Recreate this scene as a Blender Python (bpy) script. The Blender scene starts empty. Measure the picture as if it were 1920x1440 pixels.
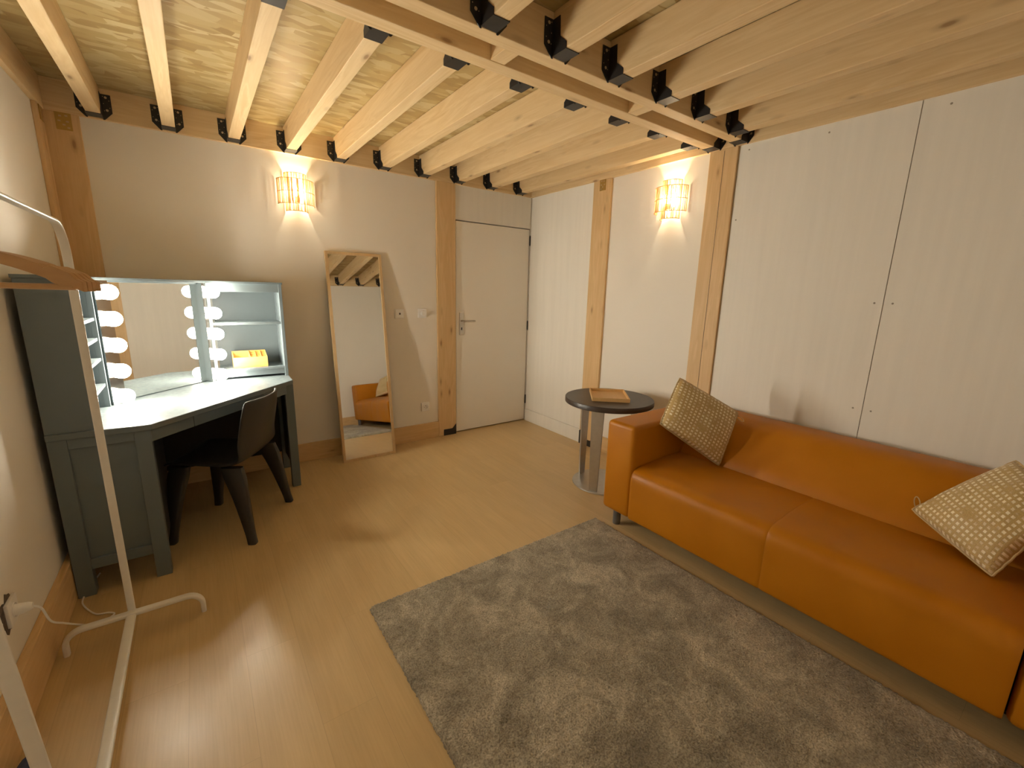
import bpy, bmesh, math, random
from mathutils import Vector, Matrix, noise

random.seed(7)
SC = bpy.context.scene
COL = SC.collection
PI = math.pi

# ---------------------------------------------------------------- camera
cam_data = bpy.data.cameras.new('camera')
cam_data.sensor_fit = 'HORIZONTAL'
cam_data.sensor_width = 36.0
cam_data.lens = 814.953 / 1920.0 * 36.0
cam_data.clip_start = 0.02
cam = bpy.data.objects.new('camera', cam_data)
COL.objects.link(cam)
cam.matrix_world = Matrix(((0.812703, 0.102955, -0.573510, -2.901),
                           (-0.582198, 0.183390, -0.792094, -3.7369),
                           (0.023626, 0.977634, 0.208982, 1.4167),
                           (0, 0, 0, 1)))
SC.camera = cam

# ---------------------------------------------------------------- light and exposure
world = bpy.data.worlds.new('world')
SC.world = world
world.use_nodes = True
world.node_tree.nodes['Background'].inputs[0].default_value = (0.01, 0.009, 0.008, 1)
world.node_tree.nodes['Background'].inputs[1].default_value = 1.0
SC.view_settings.view_transform = 'Standard'
SC.view_settings.look = 'None'
SC.view_settings.gamma = 1.0
SC.view_settings.use_curve_mapping = False
SC.view_settings.exposure = 0.12
SCONCE_BULB = 480.0            # radiance of the bulbs in the two wall lamps
SCONCE_COLOR = (1.0, 0.90, 0.63)
VANITY_BULB = 455.0             # radiance of the ten make-up mirror bulbs
VANITY_COLOR = (1.0, 0.92, 0.76)


# ---------------------------------------------------------------- materials
def new_mat(name):
    m = bpy.data.materials.new(name)
    m.use_nodes = True
    nt = m.node_tree
    return m, nt, nt.nodes['Principled BSDF']


def N(nt, kind, **kw):
    n = nt.nodes.new(kind)
    for k, v in kw.items():
        if k.startswith('i_'):
            key = k[2:]
            n.inputs[int(key) if key.isdigit() else key].default_value = v
        else:
            setattr(n, k, v)
    return n


def L(nt, a, b):
    nt.links.new(a, b)


def ramp(nt, src, stops, interp='LINEAR'):
    r = nt.nodes.new('ShaderNodeValToRGB')
    r.color_ramp.interpolation = interp
    els = r.color_ramp.elements
    while len(els) < len(stops):
        els.new(0.5)
    for e, (p, c) in zip(els, stops):
        e.position = p
        e.color = (c[0], c[1], c[2], 1)
    L(nt, src, r.inputs[0])
    return r.outputs[0]


def coords(nt, scale=(1, 1, 1), rot=(0, 0, 0), rnd=False):
    tc = N(nt, 'ShaderNodeTexCoord')
    mp = N(nt, 'ShaderNodeMapping')
    mp.inputs['Scale'].default_value = scale
    mp.inputs['Rotation'].default_value = rot
    src = tc.outputs['Object']
    if rnd:
        oi = N(nt, 'ShaderNodeObjectInfo')
        mul = N(nt, 'ShaderNodeMath', operation='MULTIPLY', i_1=37.0)
        L(nt, oi.outputs['Random'], mul.inputs[0])
        ad = N(nt, 'ShaderNodeVectorMath', operation='ADD')
        L(nt, src, ad.inputs[0])
        L(nt, mul.outputs[0], ad.inputs[1])
        src = ad.outputs[0]
    L(nt, src, mp.inputs['Vector'])
    return mp.outputs[0]


def mix(nt, fac, a, b, mode='MIX'):
    m = N(nt, 'ShaderNodeMix', data_type='RGBA', blend_type=mode)
    if isinstance(fac, (int, float)):
        m.inputs[0].default_value = fac
    else:
        L(nt, fac, m.inputs[0])
    for s, v in ((6, a), (7, b)):
        if isinstance(v, (tuple, list)):
            m.inputs[s].default_value = (v[0], v[1], v[2], 1)
        else:
            L(nt, v, m.inputs[s])
    return m.outputs[2]


def bump(nt, bsdf, height, strength=0.2, dist=0.01):
    b = N(nt, 'ShaderNodeBump')
    b.inputs['Strength'].default_value = strength
    b.inputs['Distance'].default_value = dist
    L(nt, height, b.inputs['Height'])
    L(nt, b.outputs[0], bsdf.inputs['Normal'])


def plain(name, col, rough=0.5, metal=0.0, var=0.04, scale=40, bmp=0.0, spec=0.5):
    m, nt, b = new_mat(name)
    v = coords(nt)
    n = N(nt, 'ShaderNodeTexNoise', i_Scale=scale, i_Detail=4.0)
    L(nt, v, n.inputs['Vector'])
    lo = tuple(c * (1 - var) for c in col)
    hi = tuple(min(1, c * (1 + var)) for c in col)
    L(nt, ramp(nt, n.outputs['Fac'], [(0.3, lo), (0.7, hi)]), b.inputs['Base Color'])
    b.inputs['Roughness'].default_value = rough
    b.inputs['Metallic'].default_value = metal
    b.inputs['Specular IOR Level'].default_value = spec
    if bmp:
        bump(nt, b, n.outputs['Fac'], bmp, 0.003)
    return m


def wood(name, axis, light=(0.82, 0.62, 0.355), dark=(0.67, 0.45, 0.205), knot=(0.26, 0.12, 0.045), rough=0.55, knots=True, fine=1.0):
    """Pine with its grain running along axis 'x', 'y' or 'z' of the object."""
    m, nt, b = new_mat(name)
    k = 'xyz'.index(axis)

    def sc(along, across):
        s = [across] * 3
        s[k] = along
        return tuple(s)
    v1 = coords(nt, sc(0.9 * fine, 9 * fine), rnd=True)
    n1 = N(nt, 'ShaderNodeTexNoise', i_Scale=1.6, i_Detail=3.0, i_Distortion=0.9)
    L(nt, v1, n1.inputs['Vector'])
    v2 = coords(nt, sc(2.2, 70), rnd=True)
    n2 = N(nt, 'ShaderNodeTexNoise', i_Scale=1.5, i_Detail=4.0)
    L(nt, v2, n2.inputs['Vector'])
    base = ramp(nt, n1.outputs['Fac'], [(0.32, light), (0.52, tuple((a + c) / 2 for a, c in zip(light, dark))), (0.6, light), (0.74, dark)])
    col = mix(nt, 0.22, base, ramp(nt, n2.outputs['Fac'], [(0.3, dark), (0.65, light)]))
    if knots:
        v3 = coords(nt, sc(3.2, 10.0), rnd=True)
        vo = N(nt, 'ShaderNodeTexVoronoi', i_Scale=1.0, i_Randomness=1.0)
        L(nt, v3, vo.inputs['Vector'])
        kf = ramp(nt, vo.outputs['Distance'], [(0.05, (0.75, 0.75, 0.75)), (0.10, (0.26, 0.26, 0.26)), (0.19, (0, 0, 0))])
        col = mix(nt, kf, col, knot)
    L(nt, col, b.inputs['Base Color'])
    b.inputs['Roughness'].default_value = rough
    bump(nt, b, n2.outputs['Fac'], 0.08, 0.002)
    return m


def make_osb():
    m, nt, b = new_mat('osb_board')
    v = coords(nt, (1, 1, 1))
    nz = N(nt, 'ShaderNodeTexNoise', i_Scale=9.0, i_Detail=2.0)
    L(nt, v, nz.inputs['Vector'])
    warp = N(nt, 'ShaderNodeVectorMath', operation='MULTIPLY_ADD')
    warp.inputs[1].default_value = (0.010, 0.010, 0.0)
    L(nt, nz.outputs['Color'], warp.inputs[0])
    L(nt, v, warp.inputs[2])
    cols = []
    for rot, sx in ((0.22, 6.5), (-0.6, 8.0), (1.15, 7.5)):
        mp = N(nt, 'ShaderNodeMapping')
        mp.inputs['Scale'].default_value = (sx, sx * 3.0, 1)
        mp.inputs['Rotation'].default_value = (0, 0, rot)
        L(nt, warp.outputs[0], mp.inputs['Vector'])
        vo = N(nt, 'ShaderNodeTexVoronoi', i_Scale=1.0, i_Randomness=1.0)
        L(nt, mp.outputs[0], vo.inputs['Vector'])
        sep = N(nt, 'ShaderNodeSeparateColor')
        L(nt, vo.outputs['Color'], sep.inputs[0])
        cols.append(sep)
    c1 = ramp(nt, cols[0].outputs[0], [(0.0, (0.40, 0.23, 0.07)), (0.25, (0.60, 0.40, 0.15)), (0.8, (0.68, 0.47, 0.20)), (0.97, (0.85, 0.67, 0.38))])
    c2 = ramp(nt, cols[1].outputs[1], [(0.0, (0.50, 0.30, 0.10)), (0.5, (0.62, 0.42, 0.17)), (0.95, (0.85, 0.66, 0.36))])
    c3 = ramp(nt, cols[2].outputs[2], [(0.0, (0.45, 0.27, 0.09)), (0.5, (0.64, 0.44, 0.18)), (0.95, (0.82, 0.62, 0.32))])
    pick1 = ramp(nt, cols[1].outputs[0], [(0.42, (0, 0, 0)), (0.45, (1, 1, 1))])
    pick2 = ramp(nt, cols[2].outputs[0], [(0.55, (0, 0, 0)), (0.58, (1, 1, 1))])
    col = mix(nt, pick2, mix(nt, pick1, c1, c2), c3)
    dull = mix(nt, 0.22, col, (0.62, 0.42, 0.17))
    L(nt, mix(nt, 1.0, dull, (0.68, 0.72, 0.72), 'MULTIPLY'), b.inputs['Base Color'])
    b.inputs['Roughness'].default_value = 0.42
    bump(nt, b, cols[0].outputs[1], 0.12, 0.003)
    return m


def make_floor():
    m, nt, b = new_mat('vinyl_plank_floor')
    v = coords(nt, (1, 1, 1), (0, 0, PI / 2))
    br = N(nt, 'ShaderNodeTexBrick', offset=0.37, offset_frequency=2)
    br.inputs['Scale'].default_value = 1.0
    br.inputs['Brick Width'].default_value = 1.22
    br.inputs['Row Height'].default_value = 0.18
    br.inputs['Mortar Size'].default_value = 0.0007
    br.inputs['Mortar Smooth'].default_value = 0.4
    br.inputs['Color1'].default_value = (0.2, 0.2, 0.2, 1)
    br.inputs['Color2'].default_value = (0.8, 0.8, 0.8, 1)
    br.inputs['Mortar'].default_value = (0.5, 0.5, 0.5, 1)
    L(nt, v, br.inputs['Vector'])
    tone = ramp(nt, br.outputs['Color'], [(0.2, (0.595, 0.42, 0.205)), (0.5, (0.63, 0.45, 0.225)), (0.8, (0.61, 0.43, 0.21))])
    # grain along y, shifted plank by plank
    tc = N(nt, 'ShaderNodeTexCoord')
    sh = N(nt, 'ShaderNodeVectorMath', operation='MULTIPLY_ADD')
    sh.inputs[1].default_value = (3.0, 9.0, 0)
    L(nt, br.outputs['Color'], sh.inputs[0])
    L(nt, tc.outputs['Object'], sh.inputs[2])
    mp = N(nt, 'ShaderNodeMapping')
    mp.inputs['Scale'].default_value = (11, 1.0, 1)
    L(nt, sh.outputs[0], mp.inputs['Vector'])
    n1 = N(nt, 'ShaderNodeTexNoise', i_Scale=1.6, i_Detail=2.5, i_Distortion=0.2)
    L(nt, mp.outputs[0], n1.inputs['Vector'])
    mp2 = N(nt, 'ShaderNodeMapping')
    mp2.inputs['Scale'].default_value = (150, 5, 1)
    L(nt, sh.outputs[0], mp2.inputs['Vector'])
    n2 = N(nt, 'ShaderNodeTexNoise', i_Scale=1.0, i_Detail=3.0)
    L(nt, mp2.outputs[0], n2.inputs['Vector'])
    g = ramp(nt, n1.outputs['Fac'], [(0.2, (0.92, 0.91, 0.89)), (0.8, (1.05, 1.05, 1.04))])
    g2 = ramp(nt, n2.outputs['Fac'], [(0.3, (0.93, 0.92, 0.91)), (0.6, (1, 1, 1))])
    col = mix(nt, 1.0, mix(nt, 1.0, tone, g, 'MULTIPLY'), g2, 'MULTIPLY')
    col = mix(nt, br.outputs['Fac'], col, (0.46, 0.32, 0.16))
    L(nt, col, b.inputs['Base Color'])
    n3 = N(nt, 'ShaderNodeTexNoise', i_Scale=5.0, i_Detail=3.0)
    L(nt, tc.outputs['Object'], n3.inputs['Vector'])
    rr = N(nt, 'ShaderNodeMapRange', i_1=0.2, i_2=0.8, i_3=0.30, i_4=0.40)
    L(nt, n3.outputs['Fac'], rr.inputs[0])
    L(nt, rr.outputs[0], b.inputs['Roughness'])
    b.inputs['Specular IOR Level'].default_value = 0.45
    bump(nt, b, n2.outputs['Fac'], 0.10, 0.002)
    return m


def make_rug():
    m, nt, b = new_mat('grey_shag_pile')
    v = coords(nt)
    n1 = N(nt, 'ShaderNodeTexNoise', i_Scale=5.5, i_Detail=7.0, i_Roughness=0.72, i_Distortion=0.6)
    n2 = N(nt, 'ShaderNodeTexNoise', i_Scale=170.0, i_Detail=3.0)
    L(nt, v, n1.inputs['Vector'])
    L(nt, v, n2.inputs['Vector'])
    c = ramp(nt, n1.outputs['Fac'], [(0.32, (0.20, 0.172, 0.125)), (0.5, (0.37, 0.325, 0.245)), (0.68, (0.60, 0.53, 0.41))])
    c2 = ramp(nt, n2.outputs['Fac'], [(0.30, (0.55, 0.54, 0.52)), (0.64, (1.2, 1.19, 1.17))])
    L(nt, mix(nt, 1.0, c, c2, 'MULTIPLY'), b.inputs['Base Color'])
    b.inputs['Roughness'].default_value = 0.95
    b.inputs['Specular IOR Level'].default_value = 0.1
    b.inputs['Sheen Weight'].default_value = 0.25
    bump(nt, b, n2.outputs['Fac'], 0.9, 0.006)
    return m


def make_leather():
    m, nt, b = new_mat('tan_leather')
    v = coords(nt)
    vo = N(nt, 'ShaderNodeTexVoronoi', i_Scale=330.0)
    L(nt, v, vo.inputs['Vector'])
    n = N(nt, 'ShaderNodeTexNoise', i_Scale=5.0, i_Detail=4.0)
    L(nt, v, n.inputs['Vector'])
    L(nt, ramp(nt, n.outputs['Fac'], [(0.3, (0.44, 0.155, 0.002)), (0.7, (0.505, 0.185, 0.003))]), b.inputs['Base Color'])
    rr = N(nt, 'ShaderNodeMapRange', i_1=0.3, i_2=0.7, i_3=0.40, i_4=0.54)
    L(nt, n.outputs['Fac'], rr.inputs[0])
    L(nt, rr.outputs[0], b.inputs['Roughness'])
    b.inputs['Specular IOR Level'].default_value = 0.32
    bump(nt, b, vo.outputs['Distance'], 0.10, 0.0015)
    return m


def make_cushion():
    """Gold weave with a grid of shiny pale squares; uses the cushion's UVs."""
    m, nt, b = new_mat('gold_woven_fabric')
    uv = N(nt, 'ShaderNodeUVMap')
    mp = N(nt, 'ShaderNodeMapping')
    mp.inputs['Scale'].default_value = (17.5, 17.5, 1)
    L(nt, uv.outputs[0], mp.inputs['Vector'])
    nz = N(nt, 'ShaderNodeTexNoise', i_Scale=7.0, i_Detail=2.0)
    L(nt, uv.outputs[0], nz.inputs['Vector'])
    fr = N(nt, 'ShaderNodeVectorMath', operation='FRACTION')
    L(nt, mp.outputs[0], fr.inputs[0])
    sep = N(nt, 'ShaderNodeSeparateXYZ')
    L(nt, fr.outputs[0], sep.inputs[0])

    def band(o):
        a = N(nt, 'ShaderNodeMath', operation='SUBTRACT', i_1=0.5)
        L(nt, o, a.inputs[0])
        c = N(nt, 'ShaderNodeMath', operation='ABSOLUTE')
        L(nt, a.outputs[0], c.inputs[0])
        d = N(nt, 'ShaderNodeMapRange', i_1=0.22, i_2=0.32, i_3=1.0, i_4=0.0)
        L(nt, c.outputs[0], d.inputs[0])
        return d.outputs[0]
    mu = N(nt, 'ShaderNodeMath', operation='MULTIPLY')
    L(nt, band(sep.outputs[0]), mu.inputs[0])
    L(nt, band(sep.outputs[1]), mu.inputs[1])
    patch = N(nt, 'ShaderNodeMapRange', i_1=0.34, i_2=0.52, i_3=0.0, i_4=1.0)
    L(nt, nz.outputs['Fac'], patch.inputs[0])
    mu2 = N(nt, 'ShaderNodeMath', operation='MULTIPLY')
    L(nt, mu.outputs[0], mu2.inputs[0])
    L(nt, patch.outputs[0], mu2.inputs[1])
    n2 = N(nt, 'ShaderNodeTexNoise', i_Scale=120.0, i_Detail=3.0)
    L(nt, uv.outputs[0], n2.inputs['Vector'])
    base = ramp(nt, n2.outputs['Fac'], [(0.3, (0.43, 0.29, 0.10)), (0.7, (0.64, 0.46, 0.19))])
    L(nt, mix(nt, mu2.outputs[0], base, (0.95, 0.86, 0.64)), b.inputs['Base Color'])
    b.inputs['Roughness'].default_value = 0.5
    b.inputs['Sheen Weight'].default_value = 0.3
    ad = N(nt, 'ShaderNodeMath', operation='MULTIPLY_ADD', i_1=0.4)
    L(nt, n2.outputs['Fac'], ad.inputs[0])
    L(nt, mu.outputs[0], ad.inputs[2])
    bump(nt, b, ad.outputs[0], 0.5, 0.003)
    return m


def make_paint(name, col, streak=None, rough=0.6):
    m, nt, b = new_mat(name)
    if streak:
        v = coords(nt, (14, 14, 0.8))
        n = N(nt, 'ShaderNodeTexNoise', i_Scale=1.5, i_Detail=5.0, i_Roughness=0.6)
        L(nt, v, n.inputs['Vector'])
        v2 = coords(nt, (90, 90, 2.5))
        n2 = N(nt, 'ShaderNodeTexNoise', i_Scale=1.0, i_Detail=3.0)
        L(nt, v2, n2.inputs['Vector'])
        c = ramp(nt, n.outputs['Fac'], [(0.3, tuple(x * (1 - streak) for x in col)), (0.7, col)])
        L(nt, c, b.inputs['Base Color'])
        bump(nt, b, n2.outputs['Fac'], 0.12, 0.003)
    else:
        v = coords(nt)
        n = N(nt, 'ShaderNodeTexNoise', i_Scale=1.3, i_Detail=3.0)
        L(nt, v, n.inputs['Vector'])
        L(nt, ramp(nt, n.outputs['Fac'], [(0.3, tuple(x * 0.97 for x in col)), (0.7, col)]), b.inputs['Base Color'])
        n2 = N(nt, 'ShaderNodeTexNoise', i_Scale=260.0, i_Detail=2.0)
        L(nt, v, n2.inputs['Vector'])
        bump(nt, b, n2.outputs['Fac'], 0.06, 0.002)
    b.inputs['Roughness'].default_value = rough
    b.inputs['Specular IOR Level'].default_value = 0.3
    return m


def emit(name, col, strength, axis=None):
    m, nt, b = new_mat(name)
    b.inputs['Base Color'].default_value = (0.9, 0.9, 0.9, 1)
    b.inputs['Emission Color'].default_value = (*col, 1)
    b.inputs['Emission Strength'].default_value = strength
    m.cycles.emission_sampling = 'FRONT'
    if axis:
        # frosted lamp that sends most of its light forward along its own axis
        ge = N(nt, 'ShaderNodeNewGeometry')
        d = N(nt, 'ShaderNodeVectorMath', operation='DOT_PRODUCT')
        d.inputs[1].default_value = axis
        L(nt, ge.outputs['Normal'], d.inputs[0])
        mx = N(nt, 'ShaderNodeMath', operation='MAXIMUM', i_1=0.0)
        L(nt, d.outputs['Value'], mx.inputs[0])
        pw = N(nt, 'ShaderNodeMath', operation='POWER', i_1=1.6)
        L(nt, mx.outputs[0], pw.inputs[0])
        mr = N(nt, 'ShaderNodeMapRange', i_1=0.0, i_2=1.0, i_3=0.06 * strength, i_4=strength)
        L(nt, pw.outputs[0], mr.inputs[0])
        L(nt, mr.outputs[0], b.inputs['Emission Strength'])
    return m


def make_shade():
    m, nt, b = new_mat('rattan_slats')
    tr = N(nt, 'ShaderNodeBsdfTranslucent')
    tr.inputs[0].default_value = (0.85, 0.55, 0.24, 1)
    v = coords(nt, (60, 60, 3))
    n = N(nt, 'ShaderNodeTexNoise', i_Scale=2.0)
    L(nt, v, n.inputs['Vector'])
    L(nt, ramp(nt, n.outputs['Fac'], [(0.3, (0.60, 0.36, 0.13)), (0.7, (0.80, 0.56, 0.27))]), b.inputs['Base Color'])
    b.inputs['Roughness'].default_value = 0.6
    ms = N(nt, 'ShaderNodeMixShader', i_0=0.22)
    L(nt, b.outputs[0], ms.inputs[1])
    L(nt, tr.outputs[0], ms.inputs[2])
    L(nt, ms.outputs[0], nt.nodes['Material Output'].inputs[0])
    return m


def make_mirror():
    m, nt, b = new_mat('mirror_glass')
    b.inputs['Base Color'].default_value = (0.90, 0.91, 0.89, 1)
    b.inputs['Metallic'].default_value = 1.0
    b.inputs['Roughness'].default_value = 0.015
    return m


def make_desk_paint():
    m, nt, b = new_mat('blue_grey_paint')
    v = coords(nt, (3, 3, 3))
    n = N(nt, 'ShaderNodeTexNoise', i_Scale=2.0, i_Detail=5.0)
    L(nt, v, n.inputs['Vector'])
    L(nt, ramp(nt, n.outputs['Fac'], [(0.2, (0.125, 0.153, 0.162)), (0.8, (0.138, 0.169, 0.180))]), b.inputs['Base Color'])
    v2 = coords(nt, (12, 12, 12))
    n2 = N(nt, 'ShaderNodeTexNoise', i_Scale=3.0, i_Detail=4.0)
    L(nt, v2, n2.inputs['Vector'])
    rr = N(nt, 'ShaderNodeMapRange', i_1=0.3, i_2=0.7, i_3=0.30, i_4=0.5)
    L(nt, n2.outputs['Fac'], rr.inputs[0])
    L(nt, rr.outputs[0], b.inputs['Roughness'])
    bump(nt, b, n2.outputs['Fac'], 0.08, 0.004)
    return m


M = {
    'joist': wood('pine_joist', 'y'),
    'beam': wood('pine_beam', 'x'),
    'post': wood('pine_post', 'z', light=(0.76, 0.53, 0.28), dark=(0.60, 0.38, 0.165)),
    'skirting_x': wood('pine_skirting_x', 'x', light=(0.74, 0.50, 0.25), dark=(0.58, 0.36, 0.15)),
    'skirting_y': wood('pine_skirting_y', 'y', light=(0.74, 0.50, 0.25), dark=(0.58, 0.36, 0.15)),
    'hanger_wood': wood('brown_hanger_wood', 'x', light=(0.56, 0.33, 0.14), dark=(0.46, 0.25, 0.095), knots=False, rough=0.4),
    'mirror_frame': wood('ash_frame', 'z', light=(0.66, 0.47, 0.26), dark=(0.55, 0.37, 0.18), knots=False, rough=0.45),
    'bamboo': wood('bamboo_board', 'y', light=(0.74, 0.47, 0.20), dark=(0.66, 0.40, 0.15), knots=False, rough=0.45),
    'organizer': wood('honey_bamboo', 'x', light=(0.78, 0.45, 0.13), dark=(0.70, 0.38, 0.09), knots=False, rough=0.45),
    'osb': make_osb(),
    'floor': make_floor(),
    'rug': make_rug(),
    'leather': make_leather(),
    'cushion': make_cushion(),
    'cushion_back': plain('cushion_backing', (0.55, 0.47, 0.33), 0.7, bmp=0.2, scale=200),
    'wall': make_paint('wall_plaster', (0.86, 0.81, 0.73)),
    'panel': make_paint('painted_board', (0.88, 0.845, 0.775), streak=0.05),
    'door': make_paint('door_paint', (0.91, 0.87, 0.80), rough=0.5),
    'white': plain('white_plastic', (0.90, 0.88, 0.86), 0.35, var=0.02),
    'rack': plain('white_lacquered_steel', (0.80, 0.77, 0.71), 0.3, var=0.02),
    'chrome': plain('smoked_chrome', (0.42, 0.38, 0.34), 0.12, metal=1.0),
    'kneehole': plain('near_black_panel', (0.018, 0.019, 0.020), 0.6),  # panels under the desk top, coloured far darker than the other desk parts
    'steel': plain('brushed_steel', (0.50, 0.48, 0.45), 0.38, metal=1.0),
    'nickel': plain('satin_nickel', (0.58, 0.55, 0.50), 0.3, metal=1.0),
    'black_metal': plain('black_coated_steel', (0.018, 0.017, 0.017), 0.42),
    'brass': plain('yellow_zinc_plate', (0.50, 0.33, 0.10), 0.4, metal=0.7),
    'gap': plain('dark_gap', (0.02, 0.018, 0.015), 0.8),
    'nail': plain('nail_hole', (0.55, 0.42, 0.26), 0.5),
    'desk': make_desk_paint(),
    'chair': plain('anthracite_plastic', (0.026, 0.025, 0.024), 0.42, bmp=0.08, scale=300),
    'tabletop': wood('wenge_veneer', 'x', light=(0.050, 0.034, 0.026), dark=(0.030, 0.021, 0.017), knots=False, rough=0.38),
    'sofa_leg': plain('grey_leg', (0.22, 0.22, 0.23), 0.35, metal=0.6),
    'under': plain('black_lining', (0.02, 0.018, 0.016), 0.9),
    'mirror': make_mirror(),
    'shade': make_shade(),
    'warm_bulb': emit('warm_bulb_glass', SCONCE_COLOR, SCONCE_BULB),
    'cool_bulb': emit('mirror_bulb_glass', VANITY_COLOR, VANITY_BULB, (0.7103, -0.7039, 0.0)),
    'navy': plain('navy_cloth', (0.018, 0.022, 0.055), 0.85, bmp=0.4, scale=120),
    'scuff': plain('bare_plaster_edge', (0.10, 0.075, 0.06), 0.9, var=0.5, scale=60),
    'seam': plain('panel_seam', (0.36, 0.32, 0.26), 0.8),
    'thread': plain('gold_cord', (0.55, 0.40, 0.20), 0.6),
}


# ---------------------------------------------------------------- mesh builder
class B:
    def __init__(self):
        self.bm = bmesh.new()

    def box(self, lo, hi, mat=None, bev=0.0, mi=0):
        c = [(lo[i] + hi[i]) / 2 for i in range(3)]
        s = [max(1e-5, abs(hi[i] - lo[i])) for i in range(3)]
        mt = Matrix.Translation(c) @ Matrix.Diagonal((*s, 1))
        if mat is not None:
            mt = mat @ mt
        r = bmesh.ops.create_cube(self.bm, size=1.0, matrix=mt)
        fs = set(f for v in r['verts'] for f in v.link_faces)
        for f in fs:
            f.material_index = mi
        if bev:
            es = list(set(e for v in r['verts'] for e in v.link_edges))
            bmesh.ops.bevel(self.bm, geom=es, offset=bev, segments=2, affect='EDGES', profile=0.5)
        return self

    def prism(self, pts, z0, z1, mt=None, bev=0.0, mi=0):
        """Extrude a polygon (x, y) from z0 to z1; mt maps it into place."""
        mt = mt or Matrix.Identity(4)
        lo = [self.bm.verts.new(mt @ Vector((x, y, z0))) for x, y in pts]
        hi = [self.bm.verts.new(mt @ Vector((x, y, z1))) for x, y in pts]
        fs = [self.bm.faces.new(list(reversed(lo))), self.bm.faces.new(hi)]
        n = len(pts)
        for i in range(n):
            fs.append(self.bm.faces.new((lo[i], lo[(i + 1) % n], hi[(i + 1) % n], hi[i])))
        for f in fs:
            f.material_index = mi
        bmesh.ops.recalc_face_normals(self.bm, faces=fs)
        if bev:
            es = list(set(e for f in fs for e in f.edges))
            bmesh.ops.bevel(self.bm, geom=es, offset=bev, segments=2, affect='EDGES', profile=0.5)
        return self

    def tube(self, path, rx, rz=None, seg=12, side=None, cap=True, mi=0, sq=1.0):
        """Sweep an ellipse (rx sideways, rz the other way) along a list of points."""
        rz = rz or rx
        P = [Vector(p) for p in path]
        rings = []
        prev = None
        for i, p in enumerate(P):
            t = (P[min(i + 1, len(P) - 1)] - P[max(i - 1, 0)]).normalized()
            if side is not None:
                a = Vector(side)
            elif prev is None:
                a = Vector((0, 0, 1)).cross(t)
                if a.length < 1e-3:
                    a = Vector((1, 0, 0))
            else:
                a = prev
            a = (a - t * a.dot(t)).normalized()
            prev = a
            b = t.cross(a)
            cs = [(math.cos(2 * PI * k / seg), math.sin(2 * PI * k / seg)) for k in range(seg)]
            rings.append([self.bm.verts.new(p + a * (rx * math.copysign(abs(c) ** sq, c)) + b * (rz * math.copysign(abs(s_) ** sq, s_))) for c, s_ in cs])
        fs = []
        for r0, r1 in zip(rings, rings[1:]):
            for k in range(seg):
                fs.append(self.bm.faces.new((r0[k], r0[(k + 1) % seg], r1[(k + 1) % seg], r1[k])))
        if cap:
            fs.append(self.bm.faces.new(list(reversed(rings[0]))))
            fs.append(self.bm.faces.new(rings[-1]))
        for f in fs:
            f.material_index = mi
        bmesh.ops.recalc_face_normals(self.bm, faces=fs)
        return self

    def lathe(self, prof, seg=32, mt=None, mi=0):
        """Revolve (radius, height) points about the local z axis."""
        mt = mt or Matrix.Identity(4)
        rings = []
        for r, z in prof:
            if r < 1e-6:
                rings.append([self.bm.verts.new(mt @ Vector((0, 0, z)))])
            else:
                rings.append([self.bm.verts.new(mt @ Vector((r * math.cos(2 * PI * k / seg), r * math.sin(2 * PI * k / seg), z))) for k in range(seg)])
        fs = []
        for a, b in zip(rings, rings[1:]):
            for k in range(seg):
                k2 = (k + 1) % seg
                if len(a) == 1 and len(b) == 1:
                    continue
                if len(a) == 1:
                    fs.append(self.bm.faces.new((a[0], b[k2], b[k])))
                elif len(b) == 1:
                    fs.append(self.bm.faces.new((a[k], a[k2], b[0])))
                else:
                    fs.append(self.bm.faces.new((a[k], a[k2], b[k2], b[k])))
        for f in fs:
            f.material_index = mi
        bmesh.ops.recalc_face_normals(self.bm, faces=fs)
        return self

    def quad_loft(self, sections):
        """Skin a list of equal-length vertex rings (closed)."""
        rings = [[self.bm.verts.new(Vector(p)) for p in s] for s in sections]
        fs = []
        for a, b in zip(rings, rings[1:]):
            n = len(a)
            for k in range(n):
                fs.append(self.bm.faces.new((a[k], a[(k + 1) % n], b[(k + 1) % n], b[k])))
        fs.append(self.bm.faces.new(list(reversed(rings[0]))))
        fs.append(self.bm.faces.new(rings[-1]))
        bmesh.ops.recalc_face_normals(self.bm, faces=fs)
        return self

    def build(self, name, mats, parent=None, origin=None, smooth=False, world=True):
        """Link as one mesh object. Vertices are in world space unless world=False (then in the parent's space)."""
        me = bpy.data.meshes.new(name)
        mt = None
        if world:
            if origin is not None:
                mt = Matrix.Translation(-Vector(origin))
            elif parent is not None:
                mt = world_mat(parent).inverted()
            if mt is not None:
                bmesh.ops.transform(self.bm, matrix=mt, verts=self.bm.verts)
        self.bm.to_mesh(me)
        self.bm.free()
        if not isinstance(mats, (list, tuple)):
            mats = [mats]
        for m in mats:
            me.materials.append(M[m])
        if smooth:
            for p in me.polygons:
                p.use_smooth = True
            try:
                me.set_sharp_from_angle(angle=math.radians(smooth if smooth is not True else 40))
            except Exception:
                pass
        o = bpy.data.objects.new(name, me)
        COL.objects.link(o)
        if origin is not None:
            o.location = origin
        if parent is not None:
            o.parent = parent
        return o


def world_mat(o):
    m = Matrix.LocRotScale(o.location, o.rotation_euler, o.scale)
    return world_mat(o.parent) @ m if o.parent else m


def tag(o, label, cat, group=None):
    o['label'] = label
    o['category'] = cat
    if group:
        o['group'] = group
    return o


def thing(name, label, cat, loc=(0, 0, 0), rotz=0.0, group=None):
    o = bpy.data.objects.new(name, None)
    o.empty_display_size = 0.1
    COL.objects.link(o)
    o.location = loc
    o.rotation_euler = (0, 0, rotz)
    return tag(o, label, cat, group)


def struct(o):
    o['kind'] = 'structure'
    return o


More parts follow.
